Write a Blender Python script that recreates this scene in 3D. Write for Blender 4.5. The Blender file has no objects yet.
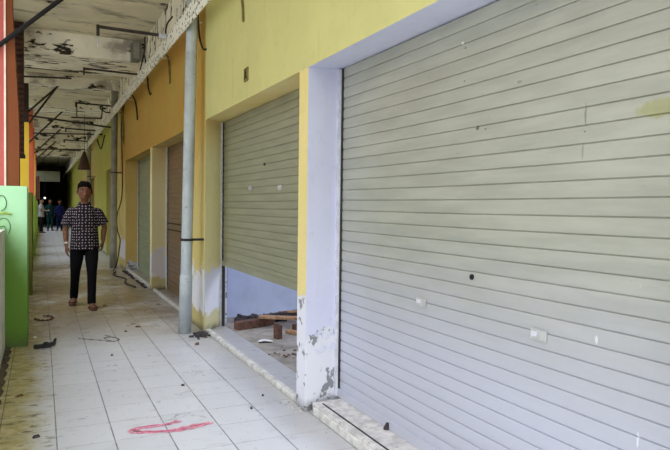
import bpy, bmesh, math, random
from mathutils import Vector, Matrix
random.seed(7)
S = bpy.context.scene
COL = S.collection
PI = math.pi
H = 1.34                      # eye height of the camera

# ------------------------------------------------------------------ helpers
def srgb(r, g, b):
    f = lambda c: (c/255/12.92) if c/255 <= 0.04045 else ((c/255+0.055)/1.055)**2.4
    return (f(r), f(g), f(b), 1)

class NT:
    """small wrapper to write node trees tersely"""
    def __init__(s, name):
        s.m = bpy.data.materials.new(name); s.m.use_nodes = True
        s.t = s.m.node_tree; s.t.nodes.clear()
        s.out = s.n('ShaderNodeOutputMaterial'); s.b = s.n('ShaderNodeBsdfPrincipled')
        s.l(s.b.outputs[0], s.out.inputs[0])
    def n(s, t, **k):
        o = s.t.nodes.new(t)
        for a, v in k.items(): setattr(o, a, v)
        return o
    def l(s, a, b): s.t.links.new(a, b)
    def put(s, sock, v):
        if hasattr(v, 'is_output') or isinstance(v, bpy.types.NodeSocket): s.l(v, sock)
        else: sock.default_value = v
    def coord(s): return s.n('ShaderNodeTexCoord').outputs['Object']
    def sep(s, v):
        o = s.n('ShaderNodeSeparateXYZ'); s.l(v, o.inputs[0]); return o.outputs
    def mapp(s, v, scale=(1,1,1), loc=(0,0,0)):
        o = s.n('ShaderNodeMapping'); s.l(v, o.inputs[0]); o.inputs['Scale'].default_value = scale
        o.inputs['Location'].default_value = loc; return o.outputs[0]
    def noise(s, v, scale, detail=4, rough=.6):
        o = s.n('ShaderNodeTexNoise'); s.l(v, o.inputs['Vector'])
        o.inputs['Scale'].default_value = scale; o.inputs['Detail'].default_value = detail
        o.inputs['Roughness'].default_value = rough; return o.outputs['Fac']
    def math(s, op, a, b=0.0, c=0.0):
        o = s.n('ShaderNodeMath', operation=op)
        s.put(o.inputs[0], a); s.put(o.inputs[1], b); s.put(o.inputs[2], c); return o.outputs[0]
    def step(s, v, lo, hi):
        o = s.n('ShaderNodeMapRange', interpolation_type='SMOOTHSTEP'); s.put(o.inputs[0], v)
        o.inputs[1].default_value = lo; o.inputs[2].default_value = hi; return o.outputs[0]
    def mix(s, f, a, b):
        o = s.n('ShaderNodeMix', data_type='RGBA'); s.put(o.inputs[0], f)
        s.put(o.inputs[6], a); s.put(o.inputs[7], b); return o.outputs[2]
    def bump(s, h, strength=.3, dist=.01):
        o = s.n('ShaderNodeBump'); o.inputs['Strength'].default_value = strength
        o.inputs['Distance'].default_value = dist; s.put(o.inputs['Height'], h)
        s.l(o.outputs[0], s.b.inputs['Normal'])
    def done(s, col, rough=.8, metal=0, spec=None):
        s.put(s.b.inputs['Base Color'], col); s.put(s.b.inputs['Roughness'], rough)
        s.put(s.b.inputs['Metallic'], metal)
        if spec is not None: s.b.inputs['Specular IOR Level'].default_value = spec
        return s.m

def plain(name, rgb, rough=.7, var=.12, scale=9, metal=0, dirt=None, bump=0):
    t = NT(name); c = t.coord(); n = t.noise(c, scale)
    a = srgb(*[max(0, v*(1-var)) for v in rgb]); b = srgb(*[min(255, v*(1+var)) for v in rgb])
    col = t.mix(t.step(n, .3, .7), a, b)
    if dirt:
        d = t.step(t.noise(c, scale*2.3, 6, .7), .56, .72); col = t.mix(d, col, srgb(*dirt))
    if bump: t.bump(n, bump)
    return t.done(col, rough, metal)

def paint(name, rgb, rgb2=None, peel=None, peel_top=.5, peel_amt=.5, stain=(90,84,50), orange_above=None, low_paint=False):
    """old wall paint: mottled, stained, peeled off near the floor"""
    t = NT(name); c = t.coord(); x, y, z = t.sep(c)
    col = t.mix(t.step(t.noise(c, 1.3, 5), .35, .68), srgb(*rgb), srgb(*(rgb2 or [min(255, v*1.06) for v in rgb])))
    fine = t.noise(c, 14, 6, .7)
    col = t.mix(t.math('MULTIPLY', t.step(fine, .52, .8), .22), col, srgb(*[v*.72 for v in rgb]))
    streak = t.noise(t.mapp(c, (6, 6, .5)), 2.2, 5, .65)
    col = t.mix(t.math('MULTIPLY', t.step(streak, .6, .8), .28), col, srgb(*stain))
    if orange_above:
        k = t.step(t.math('ADD', z, t.math('MULTIPLY', t.noise(c, 2), .8)), orange_above[0], orange_above[1])
        col = t.mix(k, col, srgb(*orange_above[2]))
    if peel:
        edge = t.math('ADD', t.noise(c, 7, 6, .65), t.math('MULTIPLY', t.math('SUBTRACT', peel_top, z), 1.1))
        m = t.step(edge, 1-peel_amt, 1-peel_amt+.025)
        inner = t.mix(t.step(t.noise(c, 9, 5, .6), *((.70, .74) if low_paint else (.56, .60))), srgb(*peel), srgb(*[v*.62 for v in peel]))
        if low_paint:
            m = t.math('MULTIPLY', m, t.step(t.math('ADD', z, t.math('MULTIPLY', t.noise(c, 8, 5), .25)), .30, .36))
            col = t.mix(t.math('MULTIPLY', t.math('SUBTRACT', 1, t.step(z, .2, .45)), .5), col, srgb(176, 170, 120))
        col = t.mix(m, col, inner)
        g = t.step(t.math('ADD', z, t.math('MULTIPLY', t.noise(c, 12, 4), .12)), .02, .16)
        col = t.mix(g, srgb(96, 90, 82), col)
        t.bump(t.math('SUBTRACT', 1, m), .5, .004)
    else:
        t.bump(fine, .12, .004)
    return t.done(col, .75, spec=.3)

# mesh building ------------------------------------------------------------
def quad(bm, pts, mi=0):
    f = bm.faces.new([bm.verts.new(p) for p in pts]); f.material_index = mi; return f
def box(bm, x0, x1, y0, y1, z0, z1, mi=0):
    v = [bm.verts.new((x, y, z)) for x in (x0, x1) for y in (y0, y1) for z in (z0, z1)]
    for i in ((0,1,3,2), (4,6,7,5), (0,4,5,1), (2,3,7,6), (0,2,6,4), (1,5,7,3)):
        bm.faces.new([v[k] for k in i]).material_index = mi
def obox(bm, c, size, rot=(0,0,0), mi=0):
    n0 = len(bm.verts); a, b, d = [s/2 for s in size]
    box(bm, -a, a, -b, b, -d, d, mi); bm.verts.ensure_lookup_table()
    M = Matrix.Translation(c) @ (Matrix.Rotation(rot[2],4,'Z') @ Matrix.Rotation(rot[1],4,'Y') @ Matrix.Rotation(rot[0],4,'X'))
    for v in bm.verts[n0:]: v.co = M @ v.co
def ringloft(bm, rings, mi=0, caps=True, smooth=True):
    vs = [[bm.verts.new(p) for p in r] for r in rings]; n = len(vs[0])
    for a, b in zip(vs, vs[1:]):
        for i in range(n):
            f = bm.faces.new((a[i], a[(i+1)%n], b[(i+1)%n], b[i])); f.material_index = mi; f.smooth = smooth
    if caps:
        bm.faces.new(vs[0][::-1]).material_index = mi; bm.faces.new(vs[-1]).material_index = mi
def tube(bm, pts, rad, n=10, mi=0, caps=True, flat=1.0):
    pts = [Vector(p) for p in pts]; rings = []
    if not hasattr(rad, '__len__'): rad = [rad]*len(pts)
    up = None
    for i, p in enumerate(pts):
        d = (pts[min(i+1, len(pts)-1)] - pts[max(i-1, 0)]).normalized()
        if up is None:
            up = Vector((0,0,1)) if abs(d.z) < .9 else Vector((0,1,0))
        s = d.cross(up).normalized(); up = s.cross(d).normalized()
        rings.append([p + s*(math.cos(2*PI*k/n)*rad[i]) + up*(math.sin(2*PI*k/n)*rad[i]*flat) for k in range(n)])
    ringloft(bm, rings, mi, caps)
def ell(bm, secs, n=20, mi=0):
    """loft of horizontal ellipses: (cx, cy, z, rx, ry)"""
    ringloft(bm, [[(cx+rx*math.cos(2*PI*k/n), cy+ry*math.sin(2*PI*k/n), z) for k in range(n)] for cx, cy, z, rx, ry in secs], mi)
def smoothpath(pts, n=6):
    P = [Vector(p) for p in pts]; out = []
    for i in range(len(P)-1):
        p0, p1, p2, p3 = P[max(i-1,0)], P[i], P[i+1], P[min(i+2,len(P)-1)]
        for k in range(n):
            t = k/n
            out.append(.5*((2*p1)+(p2-p0)*t+(2*p0-5*p1+4*p2-p3)*t*t+(3*p1-p0-3*p2+p3)*t**3))
    return out+[P[-1]]
def link(name, bm, mats, parent=None, recalc=True, bevel=0, loc=None):
    if recalc: bmesh.ops.recalc_face_normals(bm, faces=bm.faces)
    me = bpy.data.meshes.new(name); bm.to_mesh(me); bm.free()
    for m in (mats if isinstance(mats, (list, tuple)) else [mats]): me.materials.append(m)
    o = bpy.data.objects.new(name, me); COL.objects.link(o)
    if parent: o.parent = parent
    if loc: o.location = loc
    if bevel:
        b = o.modifiers.new('bevel', 'BEVEL'); b.width = bevel; b.segments = 2; b.limit_method = 'ANGLE'
    return o
def tag(o, label, cat, group=None, kind=None):
    o['label'] = label; o['category'] = cat
    if group: o['group'] = group
    if kind: o['kind'] = kind
    return o
def thing(name, label, cat, loc=(0,0,0), group=None):
    o = bpy.data.objects.new(name, None); COL.objects.link(o); o.location = loc; o.empty_display_size = .1
    return tag(o, label, cat, group)
def struct(o): o['kind'] = 'structure'; return o
NB = bmesh.new

# ------------------------------------------------------------------ materials
def floor_mat():
    t = NT('worn white floor tile'); c = t.coord(); x, y, z = t.sep(c)
    TX, TY = .300, .318
    def grid(v, off, T):
        f = t.math('FRACT', t.math('DIVIDE', t.math('SUBTRACT', v, off), T))
        return t.math('MULTIPLY', t.math('SUBTRACT', .5, t.math('ABSOLUTE', t.math('SUBTRACT', f, .5))), T)
    wob = t.math('MULTIPLY', t.math('SUBTRACT', t.noise(c, 9, 3), .5), .006)
    dx = t.math('ADD', grid(x, .0755, TX), wob); dy = t.math('ADD', grid(y, 3.64, TY), wob)
    gx = t.math('SUBTRACT', 1, t.step(dx, .0018, .0048)); gy = t.math('SUBTRACT', 1, t.step(dy, .001, .0034))
    cell = t.n('ShaderNodeTexWhiteNoise'); cv = t.n('ShaderNodeCombineXYZ')
    t.l(t.math('FLOOR', t.math('DIVIDE', t.math('SUBTRACT', x, .0755), TX)), cv.inputs[0])
    t.l(t.math('FLOOR', t.math('DIVIDE', t.math('SUBTRACT', y, 3.64), TY)), cv.inputs[1])
    t.l(cv.outputs[0], cell.inputs['Vector'])
    base = t.mix(cell.outputs['Value'], srgb(208,209,215), srgb(216,217,223))
    # brownish worn zone further down the corridor
    big = t.noise(c, .9, 5, .6)
    tan = t.math('MULTIPLY', t.step(y, 5.4, 8.5), t.math('SUBTRACT', 1, t.step(y, 13, 17)))
    base = t.mix(t.math('MULTIPLY', tan, t.step(t.math('ADD', big, t.math('MULTIPLY', t.noise(c, 4, 6), .35)), .42, .72)), base, srgb(150,132,98))
    # mossy yellow-brown row of tiles along the open side
    ms = t.math('ADD', x, t.math('MULTIPLY', t.math('SUBTRACT', t.noise(c, 3.5, 5), .5), .34))
    moss = t.math('SUBTRACT', 1, t.step(ms, -.16, .07))
    base = t.mix(moss, base, t.mix(t.step(t.noise(c, 10, 5), .4, .65), srgb(172,160,106), srgb(200,190,150)))
    mb = t.math('MULTIPLY', t.math('SUBTRACT', 1, t.step(ms, -.02, .16)), t.step(t.noise(t.mapp(c, (1, 2.2, 1)), 8, 6, .75), .53, .64))
    base = t.mix(mb, base, srgb(92,80,50))
    # trodden-in dirt in patches on the worn zone, worst along the open side
    lf = t.math('ADD', t.math('SUBTRACT', 1, t.step(x, -.05, .45)), t.step(x, .95, 1.45))
    grime = t.math('MULTIPLY', tan, t.step(t.math('ADD', t.noise(t.mapp(c, (1.4, 1, 1)), 4.5, 6, .7), t.math('MULTIPLY', lf, .10)), .54, .68))
    base = t.mix(t.math('MULTIPLY', grime, .6), base, srgb(84, 70, 50))
    # dust along the shop fronts and loose specks
    edge = t.math('MULTIPLY', t.step(t.math('ADD', x, t.math('MULTIPLY', big, .5)), 1.45, 1.8), .55)
    base = t.mix(edge, base, srgb(150,144,136))
    dirt = t.step(t.noise(t.mapp(c, (1, 1.6, 1)), 5, 7, .75), .53, .72)
    base = t.mix(t.math('MULTIPLY', dirt, t.math('ADD', .3, t.math('MULTIPLY', t.step(y, 5, 9), .5))), base, srgb(120,106,86))
    speck = t.step(t.noise(t.mapp(c, (1, 1.3, 1)), 26, 3, .6), .635, .70)
    farw = t.math('ADD', .5, t.math('MULTIPLY', t.step(y, 5, 9), .5))
    base = t.mix(t.math('MULTIPLY', speck, farw), base, srgb(88,74,56))
    base = t.mix(t.math('MULTIPLY', gx, .8), base, srgb(78,74,74))
    base = t.mix(t.math('MULTIPLY', gy, t.math('ADD', .34, t.math('MULTIPLY', t.noise(c, 4), .6))), base, srgb(110,106,104))
    t.bump(t.math('SUBTRACT', 1, t.math('MAXIMUM', gx, gy)), .35, .003)
    rough = t.math('ADD', .15, t.math('MULTIPLY', t.math('MAXIMUM', moss, t.noise(c, 3, 6)), .35))
    return t.done(base, rough, spec=.5)

def ceiling_mat(dark=1.0, spall=.60, tint=(210,202,176)):
    t = NT('spalled whitewashed concrete'); c = t.coord()
    d = lambda *v: srgb(*[q*dark for q in v])
    col = t.mix(t.step(t.noise(c, 1.1, 6, .65), .35, .7), d(*tint), d(*[min(250, v*1.10) for v in tint]))
    patch = t.step(t.noise(t.mapp(c, (1, 2.6, 1)), 1.6, 5, .6), .52, .66)
    col = t.mix(t.math('MULTIPLY', patch, .75), col, d(132,122,104))
    hole = t.step(t.noise(t.mapp(c, (1.0, 2.6, 2.6), (3, 1, 0)), 2.2, 6, .66), spall, spall+.035)
    col = t.mix(hole, col, d(58,52,42))
    t.bump(t.math('SUBTRACT', 1, hole), .8, .02)
    return t.done(col, .9, spec=.2)

def ledge_mat():
    t = NT('speckled crumbling plaster'); c = t.coord()
    v = t.n('ShaderNodeTexVoronoi'); t.l(c, v.inputs['Vector']); v.inputs['Scale'].default_value = 21
    m = t.math('MULTIPLY', t.math('SUBTRACT', 1, t.step(v.outputs['Distance'], .30, .38)), t.step(t.noise(c, 4, 4), .36, .44))
    col = t.mix(m, srgb(236,234,220), srgb(60,58,44))
    return t.done(col, .9)

def slat_mat(name, rgb, low=None, stain=(92,92,62), marks=()):
    t = NT(name); c = t.coord(); x, y, z = t.sep(c)
    col = t.mix(t.step(t.noise(t.mapp(c, (1, .7, 5)), 2.4, 5), .3, .7), srgb(*[v*.95 for v in rgb]), srgb(*[min(255, v*1.04) for v in rgb]))
    if low:   # paler cool tone lower down, painting in light bounced off the floor
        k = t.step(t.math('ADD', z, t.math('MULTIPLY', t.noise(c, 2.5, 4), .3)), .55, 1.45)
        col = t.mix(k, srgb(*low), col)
    s1 = t.step(t.noise(t.mapp(c, (1, 2, 9)), 3.5, 6, .7), .66, .78)
    col = t.mix(t.math('MULTIPLY', s1, .35), col, srgb(*stain))
    s2 = t.step(t.noise(t.mapp(c, (1, 5, 1.2)), 9, 3, .5), .745, .77)
    col = t.mix(t.math('MULTIPLY', s2, .4), col, srgb(235,235,228))
    rust = t.step(t.noise(t.mapp(c, (1, 1.3, 2)), 13, 2, .5), .765, .785)
    col = t.mix(t.math('MULTIPLY', rust, .8), col, srgb(78,72,52))
    for (y0, z0, ry, rz, rgb, k) in marks:     # dents, drips and scratches seen on this sheet
        dy = t.math('DIVIDE', t.math('SUBTRACT', y, y0), ry); dz = t.math('DIVIDE', t.math('SUBTRACT', z, z0), rz)
        d = t.math('SQRT', t.math('ADD', t.math('MULTIPLY', dy, dy), t.math('MULTIPLY', dz, dz)))
        d = t.math('ADD', d, t.math('MULTIPLY', t.math('SUBTRACT', t.noise(c, 30, 3), .5), .9))
        col = t.mix(t.math('MULTIPLY', t.math('SUBTRACT', 1, t.step(d, .6, 1.0)), k), col, srgb(*rgb))
    return t.done(col, .42, .12, spec=.4)

M = {}
M['floor'] = floor_mat()
M['ceiling'] = ceiling_mat(1.0, .63)
M['beam'] = ceiling_mat(1.06, .565, (220,215,198))
M['ledge'] = ledge_mat()
M['lime'] = paint('lime yellow wall paint', (203,200,134), (212,207,140), stain=(150,144,90))
M['yellow'] = paint('warm yellow wall paint', (226,206,130), (232,212,142), peel=(240,238,242), peel_top=.62, peel_amt=.52, stain=(180,150,84), orange_above=(1.5, 3.0, (206,166,78)), low_paint=True)
M['pillar_yellow'] = paint('pale yellow pier paint', (228,210,138), (234,216,150), peel=(222,222,230), peel_top=.78, peel_amt=.46, stain=(184,160,96))
M['jamb_yellow'] = paint('pale yellow jamb paint', (252,242,186), (254,246,196), peel=(242,241,246), peel_top=.62, peel_amt=.52, stain=(184,160,96), orange_above=(2.0, 3.2, (222,192,108)), low_paint=True)
M['orange'] = paint('ochre orange wall paint', (204,158,76), (200,170,84), stain=(140,104,56))
M['ochre'] = paint('ochre jamb paint', (206,172,100), (214,184,112), peel=(196,192,196), peel_top=.25, peel_amt=.40, stain=(140,96,40))
M['lavender'] = paint('pale lavender wall paint', (208,209,228), (214,215,233), peel=(226,226,230), peel_top=.50, peel_amt=.46, stain=(170,165,175))
M['green_wall'] = paint('moss green wall paint', (182,184,84), (192,192,96), peel=(190,196,150), peel_top=.35, peel_amt=.4, stain=(80,80,30))
M['far_yellow'] = paint('faded yellow wall paint', (206,194,116), (198,184,104), stain=(110,100,50))
M['inner'] = plain('inner lavender plaster', (190,198,222), .85, .04, 3)
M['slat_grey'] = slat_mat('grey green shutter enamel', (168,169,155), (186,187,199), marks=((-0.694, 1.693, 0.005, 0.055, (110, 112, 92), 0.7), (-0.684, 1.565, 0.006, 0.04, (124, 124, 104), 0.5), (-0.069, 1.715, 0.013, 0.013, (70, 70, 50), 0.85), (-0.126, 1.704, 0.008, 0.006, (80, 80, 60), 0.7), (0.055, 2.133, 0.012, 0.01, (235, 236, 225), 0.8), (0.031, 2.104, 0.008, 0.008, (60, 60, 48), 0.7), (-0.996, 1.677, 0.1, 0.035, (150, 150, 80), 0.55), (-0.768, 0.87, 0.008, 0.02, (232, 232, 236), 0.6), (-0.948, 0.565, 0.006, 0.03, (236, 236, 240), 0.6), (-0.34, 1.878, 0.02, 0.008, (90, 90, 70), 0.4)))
M['slat_olive'] = slat_mat('olive grey shutter enamel', (154,154,131))
M['slat_brown'] = slat_mat('brown shutter enamel', (140,116,90), stain=(70,50,40))
M['slat_green'] = slat_mat('pale green shutter enamel', (160,172,142))
M['groove'] = plain('dark groove', (44,42,40), .8)
M['rail'] = plain('painted guide rail', (206,206,214), .5, .06, 20)
M['plate'] = plain('bright metal plate', (186,187,184), .4, .05, 30, metal=.2)
M['black'] = plain('black hole', (14,13,13), .9)
M['concrete_step'] = plain('dusty cement ledge', (190,186,182), .85, .1, 14, dirt=(120,112,104), bump=.2)
M['white_lip'] = plain('white tiled lip', (206,203,198), .6, .10, 12, dirt=(120,112,102))
M['dust_floor'] = plain('dusty shop floor', (146,138,130), .85, .14, 6, dirt=(84,76,68))
M['pipe'] = plain('grey plastic pipe', (172,180,182), .5, .06, 4, dirt=(124,128,128))
M['pipe_old'] = plain('weathered grey pipe', (136,134,120), .6, .1, 5)
M['dark_steel'] = plain('rusty dark steel', (52,44,36), .7, .25, 20)
M['cable'] = plain('dusty black cable', (48,44,38), .8, .2, 10)
M['olive_cable'] = plain('paint covered cable', (120,108,58), .8, .2, 10)
M['box_grey'] = plain('grey metal box', (112,110,102), .6, .08, 10)
M['orange_col'] = paint('shade-darkened orange column paint', (116,62,28), (124,68,34), stain=(120,60,36))  # orange set darker for the shadow this column stands in
M['salmon'] = paint('salmon column paint', (176,84,78), (186,96,86), stain=(150,70,60))
M['pale_edge'] = plain('pale edge strip', (236,206,190), .7, .05)
M['col_yellow'] = paint('egg yellow column paint', (226,186,56), (232,196,70))
M['col_red'] = paint('brick red column paint', (206,96,66), (214,110,76))
M['wood_red'] = plain('reddish timber', (92,62,50), .75, .22, 30, bump=.2)
M['wood_tan'] = plain('raw tan timber', (158,122,92), .75, .18, 24, bump=.2)
M['char'] = plain('dark rubble', (58,52,52), .9, .35, 30)
M['white_paint'] = plain('white scrap', (224,224,222), .6, .05)
M['pink'] = plain('pink raffia cord', (208,134,150), .6, .16, 60)
M['red_cord'] = plain('crimson raffia cord', (176,96,118), .6, .16, 60)
M['clear'] = plain('pale cellophane', (190,190,190), .35, .08, 40)
M['rubber'] = plain('black rubber', (28,26,26), .6, .15, 20)
M['brown_strap'] = plain('brown leather strap', (92,62,50), .7, .15, 20)
M['leaf'] = plain('dry leaf', (98,72,50), .8, .3, 30)
M['dark_shade'] = plain('dark brown shade', (70,44,34), .7, .15, 8)
M['skin'] = plain('brown skin', (118,80,62), .55, .05, 30)
M['skin_light'] = plain('light skin', (140,106,90), .55, .05, 30)
M['hair'] = plain('black hair', (14,12,12), .95, .2, 60)
M['hair'].node_tree.nodes['Principled BSDF'].inputs['Specular IOR Level'].default_value = .1
M['trousers'] = plain('black trousers', (13,12,15), .85, .15, 40)
M['sandal'] = plain('brown leather sandal', (84,56,42), .6, .15, 30)
M['eye_white'] = plain('eye white', (150,146,140), .5, .02)
M['lip'] = plain('lip', (112,62,56), .5, .05)
M['band'] = plain('pale wristband', (196,192,180), .5, .05)
M['teal'] = plain('dark teal cloth', (12,44,44), .9, .12, 14)  # teal and navy set darker to stand for shade at the far end
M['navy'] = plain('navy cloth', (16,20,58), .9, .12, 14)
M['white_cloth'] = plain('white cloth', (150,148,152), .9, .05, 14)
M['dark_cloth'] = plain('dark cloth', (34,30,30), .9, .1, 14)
M['rose_cloth'] = plain('dusty rose cloth', (160,120,116), .9, .12, 10)
M['far_dark'] = plain('flat dark brown', (46,36,28), .9, .2, 2)  # dark brown for the unlit far end and one column top
M['board_grey'] = plain('grey green board', (118,122,106), .7, .05, 3)
M['ground'] = plain('courtyard cement', (206,202,194), .9, .08, 1.2)
M['gutter'] = plain('gutter silt and gravel', (74,66,52), .95, .4, 40, dirt=(130,120,100), bump=.5)
M['parapet'] = plain('grey white parapet render', (196,198,186), .85, .06, 5, dirt=(150,150,130))
M['green_dark'] = paint('dark leaf green plinth paint', (90,98,34), (102,108,40), stain=(60,80,30))
M['green_low'] = paint('lime green low wall paint', (118,144,48), (132,156,62), stain=(80,110,30))
M['tin'] = plain('old tin sheet', (96,88,76), .6, .15, 4)
M['cream_house'] = plain('cream house wall', (200,192,170), .85, .05, 1)
def pier_mat():
    t = NT('leaf green to mint pier'); c = t.coord(); x, y, z = t.sep(c)
    e = t.math('ADD', z, t.math('ADD', t.math('MULTIPLY', t.noise(c, 4, 4), .35), t.math('MULTIPLY', x, 1.2)))
    col = t.mix(t.step(e, 1.0, 1.7), srgb(92,134,26), srgb(166,214,166))  # leaf green turns to mint towards the top and right
    left = t.math('MULTIPLY', t.math('SUBTRACT', 1, t.step(t.math('ADD', x, t.math('MULTIPLY', t.noise(c, 6, 4), .1)), -.30, -.18)), t.step(z, .35, .6))
    band = t.math('MULTIPLY', t.step(z, .0, .01), t.math('SUBTRACT', 1, t.step(z, 1.25, 1.32)))
    col = t.mix(t.math('MULTIPLY', t.math('MULTIPLY', left, band), .75), col, srgb(176,206,62))
    col = t.mix(t.math('SUBTRACT', 1, t.step(t.math('ADD', z, t.math('MULTIPLY', t.noise(c, 9, 5), .2)), .1, .28)), col, srgb(80,104,44))
    return t.done(col, .6)
M['pier'] = pier_mat()
def shirt_mat():
    t = NT('dark shirt with white dots'); c = t.coord()
    x, y, z = t.sep(c); ang = t.math('ARCTAN2', x, t.math('SUBTRACT', .02, y))
    r = t.math('SQRT', t.math('ADD', t.math('MULTIPLY', x, x), t.math('MULTIPLY', y, y)))
    cv = t.n('ShaderNodeCombineXYZ'); t.l(t.math('MULTIPLY', ang, r), cv.inputs[0]); t.l(z, cv.inputs[1])
    v = t.n('ShaderNodeTexVoronoi', voronoi_dimensions='2D'); t.l(cv.outputs[0], v.inputs['Vector']); v.inputs['Scale'].default_value = 28
    v.inputs['Randomness'].default_value = .3
    m = t.math('SUBTRACT', 1, t.step(v.outputs['Distance'], .16, .22))
    return t.done(t.mix(m, srgb(36,30,36), srgb(180,168,170)), .85)
M['shirt'] = shirt_mat()
for k in ('shirt', 'trousers', 'skin', 'teal', 'navy', 'dark_cloth'): M[k].node_tree.nodes['Principled BSDF'].inputs['Specular IOR Level'].default_value = .12

# ------------------------------------------------------------------ setting
XF, XS = 1.55, 1.82           # shop front plane, shutter plane
ZL = 2.24                     # lintel height
ZT = 3.55                     # top of the painted front, underside of the ledge
ZC = 3.93                     # ceiling
YE = 46.0
YS = .3                       # the covered walk starts about where the camera stands

bm = NB(); box(bm, -.30, XS+.03, -4, YE, -.12, 0); struct(link('floor', bm, M['floor']))
bm = NB(); box(bm, -60, -.30, -30, 70, -.2, -.1); box(bm, -.3, 60, -60, -4, -.2, -.1); struct(link('ground', bm, M['ground']))
bm = NB(); box(bm, -.75, XF, YS, YE, ZC, ZC+.15); struct(link('ceiling', bm, M['ceiling']))

# --- the continuous shop front, one wall; material slot = colour region
WM = ['lime','yellow','jamb_yellow','orange','ochre','lavender','green_wall','far_yellow','pillar_yellow']
W = {k: i for i, k in enumerate(WM)}
# openings: (y near, y far at the front, y far at the shutter, lining slot, upper wall slot)
OPEN = [(.96, 3.66, 3.74, 'lavender', 'lime'), (3.81, 6.40, 6.72, 'jamb_yellow', 'lime'),
        (7.20, 9.86, 10.02, 'jamb_yellow', 'orange'), (10.03, 13.20, 13.24, 'ochre', 'orange'),
        (14.75, 17.3, 17.4, 'far_yellow', 'green_wall'), (21.5, 24.1, 24.2, 'far_yellow', 'far_yellow')]
bm = NB()
XB = XS+.06
def front(y0, y1, z0, z1, s): quad(bm, [(XF,y0,z0),(XF,y1,z0),(XF,y1,z1),(XF,y0,z1)], W[s])
for i, (a, b, bs, lin, up) in enumerate(OPEN):
    front(a, b, ZL, ZT, up)
    quad(bm, [(XF,a,ZL),(XF,b,ZL),(XS,bs,ZL+.03),(XS,a,ZL+.03)], W[lin])          # soffit
    quad(bm, [(XF,b,0),(XF,b,ZL),(XS,bs,ZL+.03),(XS,bs,0)], W[lin])               # far jamb
    quad(bm, [(XF,a,0),(XF,a,ZL),(XS,a,ZL+.03),(XS,a,0)], W[lin])                 # near jamb
    quad(bm, [(XS,a,ZL+.03),(XS,bs,ZL+.03),(XB,bs,ZL+.03),(XB,a,ZL+.03)], W[lin])
    quad(bm, [(XS,bs,0),(XS,bs,ZL+.03),(XB,bs,ZL+.03),(XB,bs,0)], W['lavender'])
    quad(bm, [(XS,a,0),(XS,a,ZL+.03),(XB,a,ZL+.03),(XB,a,0)], W[lin])
# piers and strips of the front between the openings
front(YS, .96, 0, ZL, 'lime'); front(YS, .96, ZL, ZT, 'lime')
front(3.66, 3.81, 0, ZL, 'pillar_yellow'); front(3.66, 3.81, ZL, ZT, 'lime')
front(6.40, 6.42, 0, ZT, 'lime'); front(6.42, 6.95, 0, ZT, 'yellow'); front(6.95, 7.20, 0, ZT, 'yellow')
front(9.86, 10.03, 0, ZL, 'jamb_yellow'); front(9.86, 10.03, ZL, ZT, 'orange')
front(13.20, 14.15, 0, ZT, 'yellow'); front(14.15, 14.75, 0, ZT, 'far_yellow')
front(17.3, 20.3, 0, ZT, 'green_wall'); front(20.3, 21.5, 0, ZT, 'far_yellow'); front(24.1, 27.5, 0, ZT, 'far_yellow'); front(27.5, YE, 0, ZT, 'green_wall')
# top, back and end faces make it a solid front
quad(bm, [(XF,YS,ZT),(XF,YE,ZT),(XB,YE,ZT),(XB,YS,ZT)], 0)
quad(bm, [(XF,YS,0),(XF,YS,ZT),(XB,YS,ZT),(XB,YS,0)], 0)
ys = [YS]+[q for o in OPEN for q in (o[0], o[2])]+[YE]
for k in range(0, len(ys), 2): quad(bm, [(XB,ys[k],0),(XB,ys[k+1],0),(XB,ys[k+1],ZT),(XB,ys[k],ZT)], W['lavender'])
for o in OPEN: quad(bm, [(XB,o[0],ZL+.03),(XB,o[2],ZL+.03),(XB,o[2],ZT),(XB,o[0],ZT)], W['lavender'])
struct(link('wall_right', bm, [M[k] for k in WM], recalc=False))

# longitudinal beam over the front and the crumbling ledge under it
bm = NB(); box(bm, 1.47, XB, YS, YE, ZT, ZC+.15); struct(link('trim_1', bm, M['beam']))
# perforated white tray standing off the front on short arms
bm = NB(); box(bm, 1.318, 1.330, YS, YE, 3.135, 3.322); box(bm, 1.318, 1.372, YS, YE, 3.318, 3.328)
for i in range(20): box(bm, 1.330, XF+.02, 1.2+1.8*i, 1.215+1.8*i, 3.29, 3.305)
struct(link('trim_2', bm, M['ledge']))
# cross beams
k = 3
for y0, y1, zb in ((10.2, 11.5, 3.60), (13.6, 13.9, 3.72), (16.6, 17.6, 3.70), (20.7, 21.1, 3.65), (24.3, 24.7, 3.6), (28, 28.4, 3.6), (31.6, 32, 3.6)):
    bm = NB(); box(bm, -.6, 1.47, y0, y1, zb, ZC); struct(link('trim_%d' % k, bm, M['beam'])); k += 1
# left side: roof edge, parapets, gutter, dark far end
bm = NB(); box(bm, -.75, -.6, YS, YE, 3.5, ZC+.15); struct(link('trim_20', bm, M['beam']))
bm = NB(); box(bm, -.42, -.305, 1.2, 6.38, -.1, 1.10); struct(link('wall_left', bm, M['parapet']))
bm = NB()
box(bm, -.55, -.43, 6.9, YE, -.1, 1.02)
struct(link('wall_left', bm, M['green_low']))
bm = NB(); n = 60
for i in range(n):
    y0, y1 = 1.2+5.18*i/n, 1.2+5.18*(i+1)/n
    w = .05+.012*math.sin(i*2.1)
    quad(bm, [(-.302,y0,.012),(-.302+w,y0,.004),(-.302+.05+.012*math.sin((i+1)*2.1),y1,.004),(-.302,y1,.012)])
struct(link('trim_21', bm, M['gutter']))
bm = NB(); box(bm, -3, 4, YE, YE+.2, -.1, ZC+.15); struct(link('wall_back', bm, M['far_dark']))  # dark colour stands for the darkness beyond the corridor
bm = NB(); box(bm, -.75, -.6, 37, YE, 0, 3.6); struct(link('wall_left', bm, M['far_dark']))  # closed side added to keep the far end dark

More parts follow.
